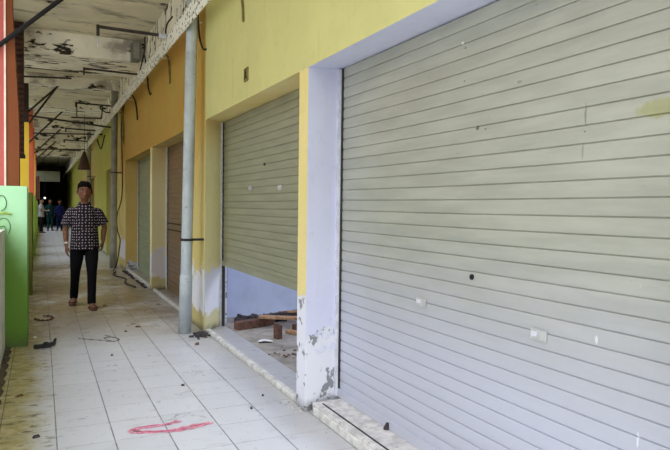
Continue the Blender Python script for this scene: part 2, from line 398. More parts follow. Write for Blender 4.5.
# shop interior behind the half raised shutter
bm = NB(); box(bm, XS+.03, 5.2, 3.4, 7.4, -.12, .0); struct(link('floor', bm, M['dust_floor']))
bm = NB(); box(bm, XB+.02, 5.2, 7.16, 7.4, 0, 2.9); struct(link('wall_back', bm, M['inner']))
bm = NB(); box(bm, 5.0, 5.2, 3.4, 7.16, 0, 2.9); struct(link('wall_right', bm, M['inner']))
bm = NB(); box(bm, XB+.02, 5.0, 3.4, 3.6, 0, 2.9); struct(link('wall_front', bm, M['inner']))
bm = NB(); box(bm, XB+.02, 3.0, 3.4, 7.4, 2.9, 3.0); struct(link('ceiling', bm, M['inner']))  # cut short on purpose, the added opening lets sky light into the shop
bm = NB(); quad(bm, [(XB,6.72,0),(XB,7.2,0),(XB+.03,7.2,2.9),(XB+.03,6.72,2.9)]); struct(link('trim_23', bm, M['inner'], recalc=False))

# thresholds
t = struct(link('trim_24', (lambda b: (box(b, 1.60, 1.845, .96, 3.655, 0, .06), b)[1])(NB()), M['concrete_step'], bevel=.008))
bm = NB(); box(bm, 1.645, 1.658, .97, 3.60, .055, .0615); struct(link('groove', bm, M['groove'], t))
bm = NB(); box(bm, 1.585, 1.600, .96, 3.60, 0, .040); struct(link('lip', bm, M['white_lip'], t))
t = struct(link('trim_25', (lambda b: (box(b, 1.565, 1.615, 3.83, 6.42, 0, .035), b)[1])(NB()), M['white_lip'], bevel=.006))
bm = NB(); box(bm, 1.622, 1.634, 3.83, 6.42, 0, .008); struct(link('groove', bm, M['groove'], t))
t = struct(link('trim_26', (lambda b: (box(b, 1.565, 1.615, 7.25, 9.84, 0, .035), b)[1])(NB()), M['white_lip'], bevel=.006))
t = struct(link('trim_27', (lambda b: (box(b, 1.565, 1.615, 10.05, 13.18, 0, .035), b)[1])(NB()), M['white_lip'], bevel=.006))

# ------------------------------------------------------------------ roller shutters
def curtain(bm, y0, y1, z0, z1, pitch, x=XS, sag=0.0):
    """corrugated slats: each slat bulges gently towards the corridor and ends in a tight interlock groove"""
    prof = []; z = z1
    while z > z0+.004:
        zb = max(z0, z-pitch); h = z-zb
        prof += [(.005, z), (.005, z-.0026), (-.0015, z-.0055), (-.0030, z-h*.4), (-.0030, z-h*.7), (-.0015, zb+.0012)]
        z = zb
    prof.append((-.002, z0))
    nseg = 6
    cols = []
    for i in range(nseg+1):
        u = i/nseg; y = y0+(y1-y0)*u; s = sag*math.sin(PI*u)
        cols.append([bm.verts.new((x+dx, y, zz - s*(1-.6*(z1-zz)/(z1-z0)))) for dx, zz in prof])
    for a, b in zip(cols, cols[1:]):
        for i in range(len(prof)-1): bm.faces.new((a[i], b[i], b[i+1], a[i+1]))
    # thin back sheet
    quad(bm, [(x+.022,y0,z0),(x+.022,y1,z0),(x+.022,y1,z1),(x+.022,y0,z1)])
def shutter(name, label, y0, y1, z0, z1, pitch, mat, group='roller shutters along the shop fronts', plates=(), hole=None, sag=0, railmat='rail', bars=()):
    t = thing(name, label, 'shutter', (XS, (y0+y1)/2, 0), group)
    off = Vector((XS, (y0+y1)/2, 0))
    def part(nm, bm, m, parent=t):
        for v in bm.verts: v.co -= off
        return link(nm, bm, m, parent)
    bm = NB(); curtain(bm, y0+.05, y1-.05, z0+.05, z1, pitch, sag=sag); part('slat_curtain', bm, M[mat])
    bm = NB(); box(bm, XS-.014, XS+.018, y0+.03, y1-.03, z0, z0+.055); part('bottom_bar', bm, M[mat])
    for ya in (y0, y1-.035):
        bm = NB(); far = ya > y0
        box(bm, XS-.028, XS+.03, ya, ya+.035, .062 if y1 < 3.8 else 0.002, ZL+.02)
        rl = part('guide_rail', bm, M[railmat])
        for q in ((ya-.016, ya), (ya+.035, ya+.051)):
            bm = NB(); box(bm, XS-.012, XS+.02, max(y0-.01, q[0]), q[1], .062 if y1 < 3.8 else .002, ZL+.02)
            g = part('dark_gap', bm, M['groove'], rl)
    for (y, z, tilt) in plates:
        bm = NB(); obox(bm, (XS-.008, y, z), (.006, .088, .044), (tilt,0,0)); p = part('latch_plate', bm, M['plate'])
        bm = NB(); obox(bm, (XS-.013, y+.020, z+.002), (.010, .026, .020), (tilt,0,0)); part('latch_tongue', bm, M['rail'], p)
    if hole:
        y, z = hole; bm = NB()
        tube(bm, [(XS+.004,y,z),(XS-.010,y,z)], .013, 16); p = part('lock_hole', bm, M['black'])
    for z in bars:
        bm = NB(); box(bm, XS-.018, XS-.006, y0+.035, y1-.035, z, z+.018); part('lock_bar', bm, M['dark_steel'])
    return t
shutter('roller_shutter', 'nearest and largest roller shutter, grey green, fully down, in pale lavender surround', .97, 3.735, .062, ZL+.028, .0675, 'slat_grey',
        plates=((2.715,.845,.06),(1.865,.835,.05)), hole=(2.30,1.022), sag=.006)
shutter('roller_shutter', 'half raised olive grey roller shutter showing the littered shop behind', 3.82, 6.71, .68, ZL+.028, .0675, 'slat_olive',
        plates=((5.68,1.515,0),(4.87,1.50,0)), hole=(5.28,1.72), sag=.004)
shutter('roller_shutter', 'closed brown roller shutter with two dark bars behind the grey downpipe', 7.21, 10.01, .005, ZL+.028, .075, 'slat_brown', bars=(.95,1.05))
shutter('roller_shutter', 'closed pale green roller shutter between the yellow pier and the hanging cable', 10.04, 13.23, .005, ZL+.028, .075, 'slat_green')
shutter('roller_shutter', 'roller shutter in the green shop front behind the weathered far downpipe', 14.76, 17.39, .005, ZL+.028, .075, 'slat_olive')
shutter('roller_shutter', 'farthest roller shutter, deep in the corridor behind the boy', 21.51, 24.19, .005, ZL+.028, .075, 'slat_brown')
# screw and rivet specks, long scratch on the near shutter are pressed into the sheet
# ------------------------------------------------------------------ downpipes
def downpipe(label, base, top, r, m, strapz, socketz, extra=None):
    t = thing('downpipe', label, 'pipe', base, 'downpipes along the shop fronts')
    B, T = Vector(base), Vector(top); D = T-B
    bm = NB(); tube(bm, [D*(i/8) for i in range(9)], r, 20); link('pipe', bm, M[m], t)
    at = lambda z: D*(z/D.z)
    bm = NB(); tube(bm, [at(.004), at(socketz-.02), at(socketz)], [r*1.13, r*1.13, r*1.02], 20); link('socket', bm, M[m], t)
    for z in strapz:
        bm = NB(); tube(bm, [at(z), at(z+.025)], r*1.12, 20)
        a = at(z+.012); box(bm, a.x, XF-base[0], a.y-.01, a.y+.01, a.z-.012, a.z+.012)
        link('strap', bm, M['cable'], t)
    return t
downpipe('grey plastic downpipe nearest the camera, in front of the yellow strip', (1.355, 6.45, 0), (1.418, 6.46, 3.545), .058, 'pipe', (.97,), .62)
downpipe('weathered grey downpipe with tangled cables, right behind the boy', (1.365, 13.67, 0), (1.385, 13.67, 3.86), .066, 'pipe_old', (2.0,), .5)
downpipe('thin far downpipe against the green front, third from the camera', (1.36, 20.9, 0), (1.36, 20.9, 3.62), .06, 'pipe_old', (2.2,), .5)

# ------------------------------------------------------------------ columns and piers on the open side
def column(y, shaft, label, plinth=None, w=.36, xr=-.19, taper=0.06, d=.30, ztop=ZC, pl=None):
    t = thing('column', label, 'column', (xr-w/2, y, 0), 'columns on the open side')
    bm = NB(); n = 10
    zb = -.1 if not pl else 1.495
    rings = []
    for i in range(n+1):
        z = zb+(ztop-zb)*i/n; k = taper*max(0, min(1, (z-2.1)/1.2))
        rings.append([(-w/2, 0, z), (w/2-k, 0, z), (w/2-k, d, z), (-w/2, d, z)])
    ringloft(bm, rings, smooth=False); link('shaft', bm, M[shaft], t)
    if pl:
        x0, x1, z1, m, dep = pl
        bm = NB(); box(bm, x0-xr+w/2, x1-xr+w/2, -.10, dep, -.1 if x0 < -.305 else 0, z1); o = link('plinth', bm, M[m], t, bevel=.006)
        o['label'] = 'green painted plinth'
        return t, o
    return t, None
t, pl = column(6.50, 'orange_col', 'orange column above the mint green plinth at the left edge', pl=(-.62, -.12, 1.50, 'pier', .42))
bm = NB(); box(bm, -.62+.36, -.314+.37, -.008, .002, 1.5, 3.9); link('salmon_stripe', bm, M['salmon'], t)
bm = NB(); box(bm, -.314+.37, -.298+.37, -.012, .002, 1.5, 3.9); link('pale_edge', bm, M['pale_edge'], t)  # thin lighter strip on the column's front
# painted doodles on the plinth's face
def doodle(pts, r, m):
    bm = NB(); tube(bm, smoothpath([(x+.37, -.103, z) for x, z in pts], 5), r, 6, flat=.4); return link('doodle', bm, M[m], pl.parent)
M['doodle_ink'] = plain('dark green brush paint', (66,84,62), .7, .1, 20)
M['doodle_yellow'] = plain('yellow brush paint', (150,166,62), .7, .1, 20)
doodle([(-.36,1.40),(-.32,1.41),(-.295,1.36),(-.30,1.30),(-.335,1.27)], .008, 'doodle_ink')
doodle([(-.37,1.17),(-.33,1.20),(-.285,1.19),(-.262,1.13),(-.275,1.06)], .007, 'doodle_ink')
doodle([(-.35,1.12),(-.31,1.13),(-.295,1.08)], .006, 'doodle_ink')
doodle([(-.38,1.24),(-.32,1.25),(-.25,1.24)], .022, 'doodle_yellow')
column(10.05, 'far_yellow', 'column with a dark leaf green plinth just behind the mint plinth', pl=(-.62, -.125, 1.5, 'green_dark', .42), xr=-.37, w=.24, taper=0)
column(13.65, 'col_yellow', 'egg yellow column standing just before the brick red one', pl=(-.5, -.16, 1.5, 'green_dark', .4), xr=-.226, w=.2, taper=0, ztop=2.95)
bm = NB(); box(bm, -.426, -.232, 13.65, 13.95, 2.95, ZC); o = struct(link('trim_30', bm, M['far_dark']))  # upper part of the yellow column, dark brown
column(17.25, 'col_red', 'brick red column, fourth along the open side', pl=(-.5, -.14, 1.55, 'green_low', .4), xr=-.196, w=.24, taper=0)
column(20.85, 'col_red', 'brick red column farther down, behind its nearer twin', pl=(-.5, -.14, 1.45, 'green_low', .4), xr=-.20, w=.22, taper=0)
column(24.45, 'col_yellow', 'far yellow column beyond the two brick red ones', pl=(-.5, -.14, 1.45, 'green_low', .4), xr=-.20, w=.22, taper=0)
column(28.1, 'col_red', 'farthest column, brick red, by the dark end of the corridor', pl=(-.5, -.14, 1.45, 'green_low', .4), xr=-.20, w=.22, taper=0)

# dark bamboo blind hung from the roof edge behind the orange column
t = thing('hanging_blind', 'dark brown blind hanging behind the orange column', 'blind', (-.36, 9.7, 2.0))
bm = NB(); n = 24
for i in range(n): tube(bm, [(-.16, 0, .04+i*.078), (.14, .004*math.sin(i), .04+i*.078)], .043, 8)
link('slats', bm, M['dark_shade'], t)['kind'] = 'stuff'
bm = NB(); tube(bm, [(-.18,0,0),(.155,0,0)], .03, 10); link('bottom_batten', bm, M['dark_steel'], t)

# unseen house added across the lane to block light from the left
t = thing('house', 'unseen cream house added across the lane to shade the corridor', 'house', (-5.6, 22, -.1))
bm = NB(); box(bm, -2, 2, -16, 16, 0, 4.6); link('wall', bm, M['cream_house'], t)
bm = NB(); v = [(-2.5,-16.4,4.6),(2.3,-16.4,4.6),(0,-16.4,6.0)]; w = [(x,16.4,z) for x, y, z in v]
ringloft(bm, [v, w], smooth=False); link('roof', bm, M['col_red'], t)
for y in (-13, -8, -3, 2, 7, 12):
    bm = NB(); box(bm, 1.98, 2.05, y, y+1.3, 1, 2.3); link('window', bm, M['dark_shade'], t)

# ------------------------------------------------------------------ brackets, braces, rods
def bracket(label, y, z, x1, x0=1.335, r=.017, drop=.09, stub=True, dy=0):
    t = thing('wall_bracket', label, 'bracket', (x0, y, z), 'pipe brackets reaching out under the ceiling')
    bm = NB(); tube(bm, smoothpath([(.02,0,0), ((x1-x0)*.5, dy/2, .005), (x1-x0, dy, .01)], 4), r, 8); link('arm', bm, M['dark_steel'], t)
    bm = NB(); tube(bm, [(x1-x0, dy, .01+r), (x1-x0, dy, .01-drop)], r*.95, 8); link('end_drop', bm, M['dark_steel'], t)
    if stub:
        bm = NB(); tube(bm, [(.02,0,0), (-.1,0,.0004)], r*1.5, 8); link('sleeve', bm, M['rail'], t)
    return t
t = bracket('thick rusty pipe bracket nearest the camera, above the grey downpipe', 7.41, 3.322, .572, r=.019, drop=.10)
bm = NB(); tube(bm, [(.572-1.335, .02, -.09), (.577-1.335, .02, -.20)], .008, 6); link('drip_wire', bm, M['rail'], t)
bracket('rusty pipe bracket by the grey box, second from the camera', 9.81, 3.330, .565, r=.015, stub=False)
t = bracket('pipe bracket with a hanging wire frame, third from the camera', 14.06, 3.46, .652, r=.017, stub=False)
bm = NB(); tube(bm, [(.67-1.335,0,0),(.67-1.335,0,-.30)], .011, 6); tube(bm, [(.56-1.335,0,-.30),(1.16-1.335,0,-.28)], .018, 6)
tube(bm, [(1.16-1.335,0,-.28),(1.18-1.335,0,0)], .012, 6); link('hanging_frame', bm, M['dark_steel'], t)
bracket('pipe bracket over the hanging dark cone, fourth from the camera', 17.8, 3.33, .58, r=.02, stub=False)
bracket('short pipe bracket deep in the corridor beyond the cone', 21.0, 3.33, .64, r=.02, stub=False)
bracket('farthest pipe bracket near the dark end of the corridor', 24.8, 3.33, .62, r=.022, stub=False)

def bar(name, label, cat, a, b, r, m='dark_steel', group=None):
    a, b = Vector(a), Vector(b); bm = NB(); tube(bm, [(0,0,0), (b-a)/2, b-a], r, 8)
    return tag(link(name, bm, M[m], loc=a), label, cat, group)
G = 'diagonal braces from the columns to the ceiling'
def brace(label, y, xa, za, slope, r):
    z = ZC+.02; bar('diagonal_brace', label, 'brace', (xa, y, za), (xa+(z-za)/slope, y, z), r, m='black', group=G)
brace('thick black diagonal brace crossing the orange column at upper left', 6.46, -.47, 2.675, .96, .021)
bar('diagonal_brace', 'upper of the two diagonal braces beside the second column', 'brace', (-.30, 13.7, 3.10), (.32, 13.7, 3.74), .02, group=G)
bar('diagonal_brace', 'lower of the two diagonal braces beside the second column', 'brace', (-.30, 14.2, 2.90), (.40, 14.2, 3.55+.4), .02, group=G)
bar('diagonal_brace', 'long diagonal brace rising from the brick red column', 'brace', (-.30, 17.25, 2.86), (.50, 17.25, 3.72), .02, group=G)
bar('diagonal_brace', 'thin diagonal brace behind the brick red column', 'brace', (-.26, 20.9, 2.82), (.56, 20.9, 3.68), .02, group=G)
bar('diagonal_brace', 'diagonal brace next to last before the dark end', 'brace', (-.26, 24.5, 2.85), (.5, 24.5, 3.63), .02, group=G)
bar('diagonal_brace', 'farthest diagonal brace at the dark end', 'brace', (-.26, 28.2, 2.9), (.5, 28.2, 3.63), .02, group=G)
G2 = 'rods running across under the ceiling'
bar('cross_rod', 'long dark rod crossing the corridor to the far downpipe', 'rod', (-.40, 15.0, 3.27), (1.56, 15.0, 3.10), .020, group=G2)
bar('cross_rod', 'upper short rod on the underside of the broad ceiling beam', 'rod', (-.62, 11.46, 3.602), (.58, 11.46, 3.602), .014, group=G2)
bar('cross_rod', 'lower short rod just beyond the broad ceiling beam', 'rod', (-.62, 12.4, 3.60), (.50, 12.4, 3.66), .016, group=G2)
bar('cross_rod', 'rod across the corridor above the cone', 'rod', (-.40, 18.4, 3.22), (1.56, 18.4, 3.30), .018, group=G2)
bar('cross_rod', 'farther rod crossing the corridor beyond the cone', 'rod', (-.40, 22.2, 3.10), (1.56, 22.2, 3.18), .018, group=G2)

# junction box and outlet
t = thing('junction_box', 'grey metal junction box under the ceiling beside the ledge', 'box', (1.335, 10.06, 3.70))
bm = NB(); box(bm, -.07, .055, -.12, .12, -.12, .16); link('case', bm, M['box_grey'], t, bevel=.006)
bm = NB(); box(bm, -.05, .035, -.128, -.120, -.10, .14); link('lid', bm, M['pipe_old'], t)
t = thing('wall_outlet', 'small broken outlet box on the lime wall above the half raised shutter', 'outlet', (XF, 4.98, 2.44))
bm = NB()
for a in ((-.012,.004,-.05,.05,-.055,-.043), (-.012,.004,-.05,.05,.043,.055), (-.012,.004,-.05,-.040,-.043,.043), (-.012,.004,.040,.05,-.043,.043)): box(bm, *a)
link('frame', bm, M['olive_cable'], t)
bm = NB(); box(bm, -.003, .002, -.04, .04, -.043, .043); link('recess', bm, M['olive_cable'], t)
bm = NB(); box(bm, -.012, -.003, -.016, .012, -.03, -.012); box(bm, -.01, -.003, .012, .026, 0, .03); link('socket', bm, M['groove'], t)

# ------------------------------------------------------------------ loose cables
def cable(label, pts, r=.008, m='cable', group='loose cables on the shop fronts'):
    P = smoothpath(pts, 6); o = P[-1].copy() if P[-1].z < P[0].z else P[0].copy()
    bm = NB(); tube(bm, [p-o for p in P], r, 6)
    return tag(link('cable', bm, M[m], loc=o), label, 'cable', group)
cable('black cable curling down beside the top of the near downpipe', [(1.50,6.60,3.53),(1.50,6.56,3.30),(1.52,6.56,3.12),(1.52,6.42,2.98),(1.5385,6.36,2.96)], .011)
cable('short dusty cable end hanging at top of the lime wall', [(1.5385,5.10,3.47),(1.53,5.085,3.15),(1.5385,5.075,3.02),(1.5385,5.06,2.90)], .011, 'olive_cable')
cable('hooked cable on the orange wall nearest the near downpipe', [(1.5385,8.7,3.42),(1.53,8.45,3.33),(1.53,8.35,3.20),(1.5385,8.34,2.95)], .012, 'olive_cable')
cable('curled cable in the middle of the orange wall under the ledge', [(1.5385,10.4,3.45),(1.53,10.2,3.35),(1.53,10.12,3.2),(1.53,9.95,3.07),(1.5385,9.9,3.08)], .013)
cable('long bent cable at the far end of the orange wall', [(1.5385,12.6,3.46),(1.53,12.1,3.40),(1.53,11.7,3.25),(1.53,11.45,3.05),(1.5385,11.4,2.85)], .013)
cable('looped cable reaching from the nearest bracket up the beam', [(1.34,7.45,3.33),(1.34,7.55,3.41),(1.34,7.45,3.48),(1.36,7.25,3.51)], .010)
cable('thin wire rising beside the junction box', [(1.345,9.82,3.33),(1.43,9.86,3.70),(1.44,9.88,3.95)], .010)
cable('slack wire drooping below the junction box', [(1.34,9.95,3.31),(1.42,9.8,3.42),(1.44,9.8,3.54),(1.42,9.85,3.66)], .010)
cable('long cable hanging down the ochre jamb to the floor', [(1.53,13.6,3.40),(1.50,13.5,2.9),(1.50,13.3,2.1),(1.50,13.4,1.5),(1.46,13.9,1.1),(1.47,13.9,.8),(1.47,13.4,.62),(1.42,13.1,.42),(1.40,13.3,.15),(1.30,12.98,.012)], .012)
cable('frayed cable bundle hanging at the top of the ochre strip', [(1.53,13.3,3.45),(1.50,13.3,3.2),(1.52,13.35,2.9),(1.52,13.4,2.6)], .022, 'olive_cable')
cable('cable arching from the weathered downpipe to the bracket', [(1.40,13.7,3.30),(1.25,13.95,3.30),(1.14,14.1,3.40),(1.16,14.06,3.45)], .016)
cable('cable trailing over the green front to the thin far downpipe', [(1.53,17.6,3.2),(1.50,18.2,2.9),(1.52,19,3.0),(1.53,20,3.3)], .016)
cable('cable lying on the floor along the pale green shutter', [(1.32,12.8,.012),(1.22,12.2,.012),(1.36,11.5,.012),(1.28,10.9,.012),(1.37,10.3,.012)], .012)

# ------------------------------------------------------------------ hanging cone, board, cloth, bulb at the far end
t = thing('cone_shade', 'dark brown cone shade hanging above the boy', 'lamp shade', (1.04, 17.9, 2.27))
bm = NB(); R = 20
ringloft(bm, [[(r*math.cos(2*PI*k/R), r*math.sin(2*PI*k/R), z) for k in range(R)] for r, z in ((.172,0),(.165,.01),(.10,.27),(.03,.48),(.012,.50))]); link('shade', bm, M['dark_shade'], t)
bm = NB(); tube(bm, [(0,0,.49),(0,0,1.66)], .006, 6); link('cord', bm, M['cable'], t)
t = thing('hanging_board', 'grey green board hanging across the dark far end', 'board', (.27, 34, 2.45))
bm = NB(); box(bm, -.57, .57, 0, .03, 0, .52); link('panel', bm, M['board_grey'], t)
for x in (-.5, .5):
    bm = NB(); tube(bm, [(x,.015,.52),(x,.015,1.48)], .01, 6); link('hanger', bm, M['cable'], t)
bm = NB(); nn = 14
rr = [[(-.30+.24*i/nn, 25+.03*math.sin(i*1.7), z) for i in range(nn+1)] for z in (2.35, 2.0, 1.5)]
vs = [[bm.verts.new(p) for p in r] for r in rr]
for a, b in zip(vs, vs[1:]):
    for i in range(nn): bm.faces.new((a[i], a[i+1], b[i+1], b[i])).smooth = True
tag(link('hanging_cloth', bm, M['rose_cloth']), 'dusty rose cloth hanging by the left columns far away', 'cloth')
t = thing('light_bulb', 'small lit white bulb glowing in the dark far end', 'bulb', (.14, 33, 1.62))
e = NT('lit bulb'); e.b.inputs['Emission Color'].default_value = (1,1,1,1); e.b.inputs['Emission Strength'].default_value = 1.6
M['bulb'] = e.done((.9,.9,.9,1), .4)
bm = NB(); bmesh.ops.create_uvsphere(bm, u_segments=12, v_segments=8, radius=.045); link('globe', bm, M['bulb'], t)
bm = NB(); tube(bm, [(0,0,.04),(0,0,2.3)], .006, 6); link('cord', bm, M['cable'], t)
bm = NB(); tube(bm, [(0,0,.035),(0,0,.10)], .02, 8); link('holder', bm, M['cable'], t)

# ------------------------------------------------------------------ people
def chain(bm, pts, rad, n=12, k=4):
    P = smoothpath(pts, k); R = []
    for i in range(len(rad)-1):
        for j in range(k): R.append(rad[i]+(rad[i+1]-rad[i])*j/k)
    R.append(rad[-1]); tube(bm, P, R, n)
def hand(bm, wrist, d, palm, thumbside, s=1.0, curl=.5):
    """palm + five separate, unequal, bent fingers. d: direction to fingertips; palm: palm normal"""
    w = Vector(wrist); d = Vector(d).normalized(); p = Vector(palm); p = (p - d*p.dot(d)).normalized(); a = Vector(thumbside); a = (a - d*a.dot(d) - p*a.dot(p)).normalized()
    rings = []
    for t_, wd, th in ((-.015,.024,.020),(.02,.030,.015),(.05,.037,.014),(.078,.037,.012),(.086,.030,.008)):
        rings.append([w + d*t_*s + a*(wd*s*math.cos(2*PI*k/12)) + p*(th*s*math.sin(2*PI*k/12)) for k in range(12)])
    ringloft(bm, rings)
    for off, ln, r in ((.028,.070,.0082),(.0095,.078,.0086),(-.0095,.073,.0082),(-.028,.058,.0074)):
        b = w + d*.074*s + a*off*s; q = [b]; ang = curl*.35; seg = [.45,.32,.23]
        for f in seg:
            q.append(q[-1] + (d*math.cos(ang) + p*math.sin(ang))*ln*f*s); ang += curl*.55
        tube(bm, q, [r*s, r*s*.98, r*s*.92, r*s*.72], 8)
    b = w + d*.022*s + a*.022*s
    q = [b, b + (a*.75+d*.55+p*.25)*.032*s, b + (a*.95+d*1.35+p*.5)*.032*s, b + (a*.95+d*2.2+p*.8)*.029*s]
    tube(bm, q, [.013*s,.0115*s,.0098*s,.0075*s], 8)
def remesh(o, vox, it=3):
    r = o.modifiers.new('remesh', 'REMESH'); r.mode = 'VOXEL'; r.voxel_size = vox; r.use_smooth_shade = True
    s = o.modifiers.new('smooth', 'SMOOTH'); s.iterations = it; s.factor = .5
    return o
def person(label, loc, rz, J, shirt, trousers, skin, s=1.0, fine=True, sleeves=True, group=None, shoes='sandal'):
    t = thing('person', label, 'person', loc, group); t.rotation_euler[2] = rz; t.scale = (s, s, s)
    vox = .0065 if fine else .02
    hx, hy = J.get('head', (0, 0)); lean = J.get('lean', 0)
    # ---- continuous body
    bm = NB()
    ell(bm, [(0,0,.79,.115,.085),(0,0,.86,.135,.098),(0,0,.97,.120,.086),(0,0,1.08,.125,.088),(0,-.004,1.18,.142,.096),(0,0,1.20,.142,.088),(0,.004,1.25,.112,.070),(0,.008,1.31,.070,.056)])
    ell(bm, [(0,.010,1.27,.052,.054),(hx*.5,.006,1.34,.048,.050),(hx*.8,.004,1.41,.048,.052)])
    hz, q = 1.362, 1.10
    hd_ = lambda secs: [(hx+(x-hx)*q, y*q+hy, hz+(z-hz)*q*.98, rx*q, ry*q) for x, y, z, rx, ry in secs]
    hp_ = lambda pts: [(hx+(x-hx)*q, y*q+hy, hz+(z-hz)*q*.98) for x, y, z in pts]
    ell(bm, hd_([(hx,-.030,hz-.010,.022,.022),(hx,-.022,hz+.006,.040,.044),(hx,-.012,hz+.035,.058,.072),(hx,-.004,hz+.075,.068,.086),(hx,0,hz+.115,.072,.092),(hx,.004,hz+.155,.071,.092),(hx,.008,hz+.190,.058,.076),(hx,.010,hz+.207,.036,.046),(hx,.010,hz+.213,.012,.016)]))
    tube(bm, hp_([(hx,-.088,hz+.112),(hx,-.096,hz+.09),(hx,-.108,hz+.070),(hx,-.094,hz+.062)]), [.007,.010,.015,.010], 8)   # nose
    for sx in (-1, 1):
        tube(bm, hp_([(hx+sx*.070,.012,hz+.118),(hx+sx*.080,.016,hz+.10),(hx+sx*.072,.010,hz+.068)]), [.010,.017,.009], 8)           # ear
        tube(bm, hp_([(hx+sx*.012,-.086,hz+.128),(hx+sx*.032,-.084,hz+.133),(hx+sx*.052,-.066,hz+.126)]), .007, 8)                       # brow ridge
    for sd in ('r', 'l'):
        S_, E_, Wr = [Vector(v) for v in J['arm_'+sd]]
        chain(bm, [S_*1.0, S_.lerp(E_, .45), E_, E_.lerp(Wr, .35), Wr], [.050,.043,.034,.036,.024])
        hd, hp, ht, cu = J['hand_'+sd]
        hand(bm, Wr, hd, hp, ht, 1.0, cu)
        Hh, K, A = [Vector(v) for v in J['leg_'+sd]]
        chain(bm, [Hh, Hh.lerp(K, .5), K, K.lerp(A, .35), A], [.082,.066,.048,.050,.034])
        f = Vector(J['foot_'+sd]); f.normalize()
        toe = A + f*.16; hl = A - f*.045
        chain(bm, [(hl.x,hl.y,A.z-.048), (A.x,A.y,A.z-.035), (A.x+f.x*.08,A.y+f.y*.08,A.z-.048+f.z*.08), (toe.x,toe.y,A.z-.056+f.z*.16)], [.026,.034,.030,.018])
    remesh(link('body', bm, M[skin], t), vox, 2)
    # ---- trousers
    bm = NB()
    ell(bm, [(0,0,.74,.105,.08),(0,0,.80,.148,.108),(0,0,.88,.146,.106),(0,0,.97,.132,.096)])
    for sd in ('r', 'l'):
        Hh, K, A = [Vector(v) for v in J['leg_'+sd]]
        chain(bm, [Hh, Hh.lerp(K, .5), K, K.lerp(A, .5), A-(K-A)*.06], [.092,.082,.060,.053,.051])
    remesh(link('trousers', bm, M[trousers], t), vox*1.2, 3)
    # ---- shirt with open hem, short sleeves
    bm = NB()
    ell(bm, [(0,0,.735,.178,.130),(0,0,.80,.174,.127),(0,0,.92,.164,.114),(0,-.002,1.06,.156,.108),(0,-.004,1.14,.160,.110),(0,0,1.20,.158,.102),(0,.004,1.255,.128,.084),(0,.008,1.30,.086,.066),(0,.008,1.325,.066,.060)])
    for sd in ('r', 'l'):
        S_, E_, Wr = [Vector(v) for v in J['arm_'+sd]]; c = S_.lerp(E_, .80) if sleeves else E_
        chain(bm, [S_+Vector((-S_.x*.30,0,.012)), S_, S_.lerp(E_, .45), c], [.054,.062,.070,.078])
        if not sleeves: chain(bm, [E_, E_.lerp(Wr,.5), Wr], [.056,.05,.045])
    remesh(link('shirt', bm, M[shirt], t), vox*1.2, 3)
    # ---- hair cap
    bm = NB()
    ell(bm, hd_([(hx,.044,hz+.045,.058,.056),(hx,.034,hz+.09,.074,.074),(hx,.022,hz+.122,.0755,.086),(hx,.012,hz+.142,.076,.092),(hx,.006,hz+.168,.078,.097),(hx,.006,hz+.190,.073,.092),(hx,.008,hz+.208,.060,.076),(hx,.008,hz+.222,.040,.050),(hx,.008,hz+.228,.014,.018)]))
    rh = random.Random(3)
    for k in range(46 if fine else 0):              # short tufts: uneven fringe, sideburns and crown
        an = rh.uniform(-PI, PI); up = rh.uniform(0, 1)
        fr = math.cos(an)                            # 1 = forehead
        zz = .128+.09*up if fr > .3 else .10+.12*up
        rx = .074*math.sqrt(max(.05, 1-((zz-.11)/.125)**2)) if zz > .11 else .072
        px, py = rx*math.sin(an), .006-rx*1.24*math.cos(an)
        dn = -.016 if up < .4 else .012
        tube(bm, hp_([(hx+px*.86, py*.86, hz+zz), (hx+px*1.03, py*1.03, hz+zz+dn*.3), (hx+px*1.07+rh.uniform(-.008,.008), py*1.05, hz+zz+dn)]), [.014, .011, .004], 6)
    for sx in (-1, 1): tube(bm, hp_([(hx+sx*.070,-.012,hz+.13),(hx+sx*.071,-.014,hz+.105),(hx+sx*.066,-.016,hz+.088)]), [.012,.009,.004], 6)
    remesh(link('hair', bm, M['hair'], t), vox*.9, 1)
    if fine:
        for sx in (-1, 1):
            bm = NB(); bmesh.ops.create_uvsphere(bm, u_segments=12, v_segments=8, radius=.0125)
            e = link('eye', bm, M['eye_white'], t, loc=hp_([(hx+sx*.031, -.0745, hz+.110)])[0])
            bm = NB(); bmesh.ops.create_uvsphere(bm, u_segments=10, v_segments=6, radius=.009)
            link('iris', bm, M['hair'], e, loc=(0, -.0055, 0))
            bm = NB(); tube(bm, hp_([(hx+sx*.014,-.094,hz+.129),(hx+sx*.033,-.092,hz+.135),(hx+sx*.052,-.074,hz+.128)]), [.003,.005,.002], 6); link('eyebrow', bm, M['hair'], t)
        bm = NB(); tube(bm, hp_([(hx-.026,-.078,hz+.034),(hx,-.091,hz+.036),(hx+.026,-.078,hz+.034)]), [.003,.0075,.003], 8); link('mouth', bm, M['lip'], t)
        # collar and front placket
        bm = NB()
        for sx in (-1, 1):
            pts = [(0,.072,1.345),(sx*.062,.03,1.345),(sx*.064,-.035,1.322),(sx*.026,-.082,1.280)]; low = [(0,.086,1.312),(sx*.085,.035,1.305),(sx*.090,-.055,1.280),(sx*.058,-.106,1.232)]
            a = [bm.verts.new(p) for p in pts]; b = [bm.verts.new(p) for p in low]
            for i in range(3): bm.faces.new((a[i], a[i+1], b[i+1], b[i]))
        o = link('collar', bm, M[shirt], t); m = o.modifiers.new('solid', 'SOLIDIFY'); m.thickness = .006
        for y, z in ((-.112,1.19),(-.113,1.10),(-.112,1.01),(-.118,.92),(-.126,.82)):
            bm = NB(); tube(bm, [(.004,y-.002,z),(.004,y-.008,z)], .006, 8); link('button', bm, M['dark_cloth'], t)
